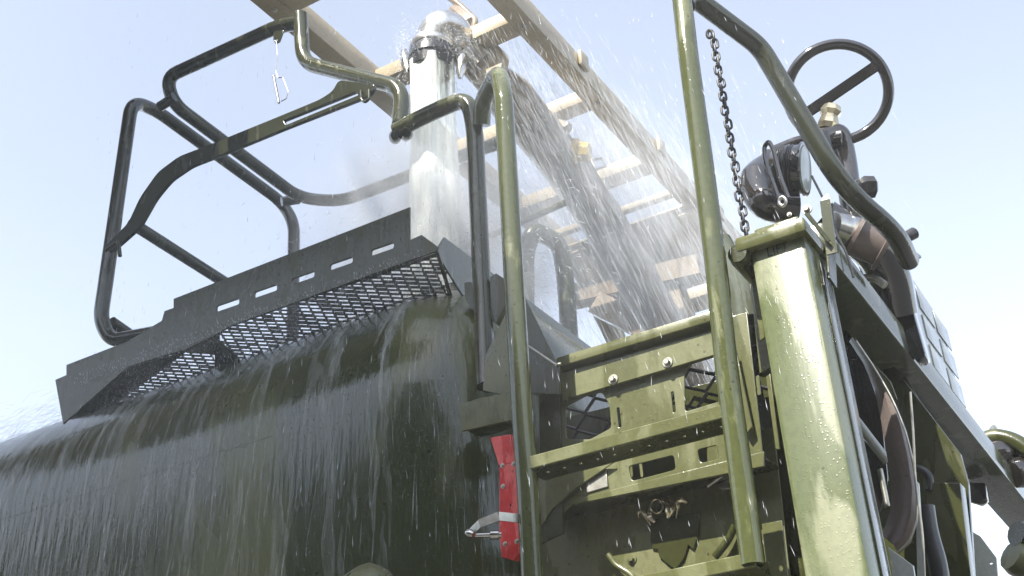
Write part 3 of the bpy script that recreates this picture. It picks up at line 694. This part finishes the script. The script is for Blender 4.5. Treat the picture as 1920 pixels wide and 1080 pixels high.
for y in (2.37, 2.90, 3.42, 3.92, 4.4, 4.8):
    for x in (-2.165, -1.536): bolt((x, y, ZB+CAMZ), .009, ZINC, G, dirv=(0, 0, -1))
# unseen decks added overhead to shade the tank, with posts and boom legs
box('shade_deck', -6.4, -1.33, -.8, .62, 4.0, 4.06, TAN, G)
box('shade_deck', -6.4, -2.3, .63, 2.25, 4.0, 4.06, TAN, G)
box('shade_deck_post', -6.3, -6.2, -.7, -.6, -1.6, 4.0, TAN, G); box('shade_deck_post', -6.3, -6.2, 2.1, 2.2, -1.6, 4.0, TAN, G)
box('support_leg', -2.2, -2.05, 6.2, 6.35, -1.6, ZB, TAN, G); box('support_leg', -1.65, -1.5, 6.2, 6.35, -1.6, ZB, TAN, G)
bm = bmesh.new(); add_bar(bm, (-2.12, 4.3, ZB+CAMZ), (-2.12, 6.3, ZB+CAMZ-1.6), .07, .07); add_bar(bm, (-1.57, 4.3, ZB+CAMZ), (-1.57, 6.3, ZB+CAMZ-1.6), .07, .07)
obj('diagonal_brace', bm, TAN, G)
bm = bmesh.new(); add_bar(bm, P(1120, 570, Y=4.3), P(1260, 640, Y=4.3), .06, .1); add_bar(bm, P(1060, 560, Y=4.35), P(1320, 500, Y=4.35), .08, .09)
add_bar(bm, P(1185, 550, Y=4.4), P(1225, 640, Y=4.4), .10, .05); add_bar(bm, P(1262, 520, Y=4.4), P(1300, 640, Y=4.4), .12, .05)
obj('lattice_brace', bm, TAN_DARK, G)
# supply pipe and spout
bm = bmesh.new()
q = [P(884, 112, Y=2.93), Vector((-1.71, 3.05, ZB+CAMZ-.10)), Vector((-1.70, 3.6, ZB+CAMZ-.22)), Vector((-1.70, 4.6, ZB+CAMZ-.75)), Vector((-1.72, 6.0, ZB+CAMZ-1.7))]
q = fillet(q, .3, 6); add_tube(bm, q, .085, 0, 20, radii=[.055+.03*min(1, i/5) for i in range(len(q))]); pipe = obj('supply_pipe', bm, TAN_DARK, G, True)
YS = 2.8
el_ = [P(905, 120, Y=2.95), P(868, 85, Y=2.9), P(850, 64, Y=2.84), P(826, 54, Y=2.8), P(811, 94, Y=2.8)]
q = fillet(el_, .08, 8); bm = bmesh.new(); add_tube(bm, q, .068, 0, 24, radii=[.052+.018*min(1, i/16) for i in range(len(q))]); spt = obj('spout', bm, CHROME, G, True)
lathe('spout_lip', P(812, 80, Y=YS), P(811, 96, Y=YS), [(0, .071), (.3, .077), (.8, .080), (1, .077)], CHROME, spt, 32)
lathe('camlock_ring', P(811, 96, Y=YS), P(810, 134, Y=YS), [(0, .075), (.1, .080), (.5, .082), (.55, .077), (1, .075), (1, .070), (.2, .068)], IRON, spt, 32)
for x, y, dx in ((758, 112, -1), (868, 120, 1)):
    lathe('cam_lever', P(x, y-16, Y=YS), P(x-6*dx, y+26, Y=YS-.02), [(0, .012), (.3, .02), (.7, .016), (1, .006)], STEEL, spt, 12)
plate('spout_bracket', 'Y', 2.93, [(858, 90), (905, 60), (945, 95), (935, 150), (880, 150)], TAN, G, t=.04, r=.02)
tube('control_lever', [P(835, -10, Y=2.9), P(862, 10, Y=2.9), P(892, 38, Y=2.9), P(888, 55, Y=2.9)], .012, TAN_DARK, G, .03, 10)
lathe('gear_box', P(850, 18, Y=2.9), P(880, 45, Y=2.9), [(0, .02), (.3, .03), (1, .026)], TAN_DARK, G, 8)
lathe('yellow_cap', P(1062, 285, Y=3.4), P(1105, 285, Y=3.42), [(0, .05), (.5, .052), (.55, .04), (1, .035)], YELLOW, G, 8)
hb = [P(x, y, Y=3.4) for x, y in ((1108, 300), (1128, 297), (1136, 312), (1118, 318), (1108, 300))]
tube('hasp', hb, .005, STEEL, G, 0, 8)
lathe('bolt_head', P(1048, 236, Y=3.35), P(1066, 240, Y=3.33), [(0, .025), (.7, .025), (1, .018)], TAN_DARK, G, 6)
bm = bmesh.new()
for k in range(10):
    a = math.pi*k/9; 
q = [P(x, y, Y=3.42) for x, y in ((1070, 270), (1076, 290), (1068, 310), (1050, 322), (1035, 318))]
tube('pipe_strap', q, .008, YELLOW, G, .03, 8)

# ------------------------------------------------------------------ water
colp = P(810, 122, Y=YS); base = Vector((colp.x, colp.y, 1.70+CAMZ))
bm = bmesh.new(); prof = []
Lc = (colp-base).length
seg = 40; rings = []
for j in range(46):
    t = j/45; z = colp.z+(base.z-colp.z)*t; rr_ = .074-.006*math.sin(min(1, t*2)*math.pi/2)+.045*t*t
    rings.append([bm.verts.new((colp.x+rr_*(1+.05*math.sin(5*a+3*t)+.03*math.sin(11*a-5*t))*math.cos(a), colp.y+rr_*(1+.09*math.sin(5*a+3*t))*math.sin(a), z)) for a in [2*math.pi*k/seg for k in range(seg)]])
for a, b in zip(rings, rings[1:]):
    for k in range(seg): bm.faces.new((a[k], a[(k+1) % seg], b[(k+1) % seg], b[k]))
o = obj('water_jet', bm, WATER_COL, None, True)
o['label'] = 'thick white column of water pouring straight down from the metal spout into the tank'; o['category'] = 'water jet'

def strands(name, gen, count, mat, label):
    vs, fs = [], []
    for _ in range(count):
        p, d, ln, r = gen()
        d = d.normalized(); u = d.cross(Vector((.3, .5, .8))).normalized(); v = d.cross(u)
        a = p-d*ln/2; b = p+d*ln/2; m1 = p+d*ln*.18; i = len(vs)
        vs += [a, m1+u*r, m1-u*r*.5+v*r*.87, m1-u*r*.5-v*r*.87, b]
        fs += [(i, i+1, i+2), (i, i+2, i+3), (i, i+3, i+1), (i+4, i+2, i+1), (i+4, i+3, i+2), (i+4, i+1, i+3)]
    me = bpy.data.meshes.new(name); me.from_pydata([tuple(v) for v in vs], [], fs); me.materials.append(mat)
    for p_ in me.polygons: p_.use_smooth = True
    o = bpy.data.objects.new(name, me); COL.objects.link(o)
    o['kind'] = 'stuff'; o['label'] = label; o['category'] = 'water spray'
    return o
g = random.gauss; U = random.uniform
def g_splash():
    c = Vector((base.x+g(0, .20), base.y+g(0, .16), base.z+abs(g(0, .22))))
    d = Vector(((c.x-base.x)*2+g(0, .15), (c.y-base.y)*1.5, -.6+g(0, .5)))
    return c, d, U(.008, .035), U(.0005, .0014)
def g_side():        # thrown off the spout, falling back under the boom
    t = random.random()
    s = Vector((-1.66, 2.95, ZB+CAMZ-.02)); e = Vector((-1.45, 4.0, 1.95+CAMZ))
    c = s.lerp(e, t**.8)+Vector((g(0, .08+.22*t), g(0, .12+.3*t), g(0, .06+.24*t)))
    return c, Vector((.17, .30, -.75))+Vector((g(0, .05), g(0, .05), g(0, .05))), U(.03, .10)*(.6+t), U(.0008, .0026)
CL = [U(-4.4, -1.4) for _ in range(26)]
def g_tank():        # sheeting off over the tank's shoulder, leaning outwards from the jet
    x = random.choice(CL)+g(0, .07) if random.random() < .65 else U(-4.4, -1.36); t = random.random()
    if x > -1.36: x = -1.36-random.random()*.3
    z = 1.56-1.0*t; y = 2.2-.012-abs(g(0, .035))
    if z > 1.25: y += .4-math.sqrt(max(0, .16-(z-1.236)**2)) 
    return Vector((x, y, z+CAMZ)), Vector(((x-base.x)*.16+g(0, .04), -.12, -1)), U(.03, .24)*random.random(), U(.0005, .0026)
def g_air():
    c = P(U(150, 1500), U(20, 1050), Y=U(1.85, 2.9)); d = Vector((-(base.x-c.x)*.12+g(0, .12), g(-.05, .1), -1))
    return c, d, U(.01, .03), U(.0004, .0009)
def g_top():
    x = U(-4.6, -1.6); return Vector((x, 2.34+g(0, .06), 1.555+CAMZ+abs(g(0, .015)))), Vector(((x-base.x)*.5, -.35, -.35+g(0, .3))), U(.02, .08), U(.0006, .0018)
def ribbons(name, count, mat, label):
    """clinging sheets and rivulets that follow the tank over its shoulder and down"""
    bm = bmesh.new(); Rr = .4
    def on(sv, off):     # arc length from the shoulder's top
        if sv < Rr*math.pi/2:
            a = math.pi/2-sv/Rr; return 2.6-math.cos(a)*(Rr+off), 1.236+math.sin(a)*(Rr+off)
        return 2.2-off, 1.236-(sv-Rr*math.pi/2)
    for _ in range(count):
        x = random.choice(CL)+g(0, .12) if random.random() < .6 else U(-4.5, -1.5); x = min(x, -1.62)
        s0 = U(.15, 1.15) if random.random() < .6 else U(.1, .4); ln = U(.06, .45); wd = U(.002, .014)*random.choice((1, 1, 1.8)); ph = U(0, 9); lean = (x-base.x)*.18+g(0, .03)
        prev = None; n_ = 12
        for i in range(n_+1):
            t = i/n_; sv = s0+ln*t; w_ = wd*(math.sin(math.pi*min(1, t*.9+.06))**.7)*(.75+.25*math.sin(ph+t*11))
            cx = x+lean*max(0, sv-.3)*.6+.004*math.sin(ph+t*8); y1_, z1_ = on(sv, .006+.003*math.sin(ph*2+t*6)); y0_, z0_ = on(sv, .002)
            row = [bm.verts.new((cx-w_, y0_, z0_+CAMZ)), bm.verts.new((cx-w_*.3, y1_, z1_+CAMZ)), bm.verts.new((cx+w_*.45, y1_, z1_+CAMZ)), bm.verts.new((cx+w_, y0_, z0_+CAMZ))]
            if prev:
                for k in range(3): bm.faces.new((prev[k], prev[k+1], row[k+1], row[k]))
            prev = row
    o = obj(name, bm, mat, None, True); o['kind'] = 'stuff'; o['label'] = label; o['category'] = 'water'
def g_collar():
    a = U(0, 6.28); c = Vector((colp.x+math.cos(a)*(.085+abs(g(0, .035))), colp.y+math.sin(a)*(.085+abs(g(0, .03))), colp.z+.05+g(0, .05)))
    return c, Vector((math.cos(a)*.5, math.sin(a)*.5, g(-.3, .6))), U(.006, .03), U(.0005, .0013)
def g_mesh():
    x = U(-2.75, -1.5); t = random.random(); return Vector((x, 2.24+.15*t-.02, 1.60-.095*t+CAMZ)), Vector((.5, 0, -1)), U(.004, .014), U(.0005, .0012)
ribbons('tank_rivulets', 340, WATER_FILM, 'wide clinging sheets and rivulets of water sliding down the dark tank')
strands('collar_splash', g_collar, 1300, WATER_DROP, 'droplets bursting from the joint of the metal spout')
strands('mesh_droplets', g_mesh, 2600, WATER_DROP, 'bright droplets clinging to the mesh below the kick plate')
strands('splash_spray', g_splash, 5200, WATER_DROP, 'white splash of droplets bursting around the foot of the water jet')
strands('falling_spray', g_side, 15000, WATER_SLANT, 'slanting streaks of spray falling under the tan boom right of the jet')
strands('tank_runoff', g_tank, 1600, WATER_FINE, 'thin streaks of water running and dripping down the dark tank side')
strands('top_runoff', g_top, 3800, WATER_FINE, 'fine haze of droplets sweeping over the round shoulder of the tank')
strands('loose_droplets', g_air, 1100, WATER_DROP, 'scattered loose droplets flying across the guard rails and ladder')
# fine mist around the jet's foot and under the boom
def mist(name, loc, scl, dens, label, nsc=5):
    bm = bmesh.new(); bmesh.ops.create_icosphere(bm, subdivisions=4, radius=1)
    m = bpy.data.materials.new(name); m.use_nodes = True; n = m.node_tree; n.nodes.clear()
    out = n.nodes.new('ShaderNodeOutputMaterial'); pv = n.nodes.new('ShaderNodeVolumePrincipled')
    pv.inputs['Color'].default_value = (.95, .97, 1, 1); pv.inputs['Anisotropy'].default_value = -.1
    tc = n.nodes.new('ShaderNodeTexCoord'); ln = n.nodes.new('ShaderNodeVectorMath'); ln.operation = 'LENGTH'; L(n, tc.outputs['Object'], ln.inputs[0])
    mr = n.nodes.new('ShaderNodeMapRange'); mr.interpolation_type = 'SMOOTHSTEP'; mr.inputs['From Min'].default_value = 1; mr.inputs['From Max'].default_value = .1
    L(n, ln.outputs['Value'], mr.inputs[0])
    t = n.nodes.new('ShaderNodeTexNoise'); t.inputs['Scale'].default_value = nsc; t.inputs['Detail'].default_value = 3
    mp = n.nodes.new('ShaderNodeMapping'); mp.inputs['Scale'].default_value = (1, 1, .5); L(n, tc.outputs['Object'], mp.inputs[0]); L(n, mp.outputs[0], t.inputs['Vector'])
    m2 = n.nodes.new('ShaderNodeMapRange'); m2.inputs['From Min'].default_value = .38; m2.inputs['From Max'].default_value = .65; L(n, t.outputs['Fac'], m2.inputs[0])
    mu = n.nodes.new('ShaderNodeMath'); mu.operation = 'MULTIPLY'; L(n, mr.outputs[0], mu.inputs[0]); L(n, m2.outputs[0], mu.inputs[1])
    mu2 = n.nodes.new('ShaderNodeMath'); mu2.operation = 'MULTIPLY'; mu2.inputs[1].default_value = dens; L(n, mu.outputs[0], mu2.inputs[0])
    L(n, mu2.outputs[0], pv.inputs['Density']); L(n, pv.outputs[0], out.inputs['Volume'])
    o = obj(name, bm, m, None, True); o.location = loc; o.scale = scl
    o['kind'] = 'stuff'; o['label'] = label; o['category'] = 'mist'
mist('splash_mist', base+Vector((.06, -.05, .2)), (.50, .60, .52), 8, 'pale mist billowing around the foot of the water jet')
mist('thin_spray_mist', Vector((-2.0, 2.2, 1.4+CAMZ)), (2.6, 1.3, 1.7), .16, 'thin veil of spray mist hanging in the air around the truck', 1.5)
mist('drifting_mist', Vector((-1.5, 3.5, 2.3+CAMZ)), (.42, .8, .5), 3, 'thin grey mist drifting under the tan boom to the right')
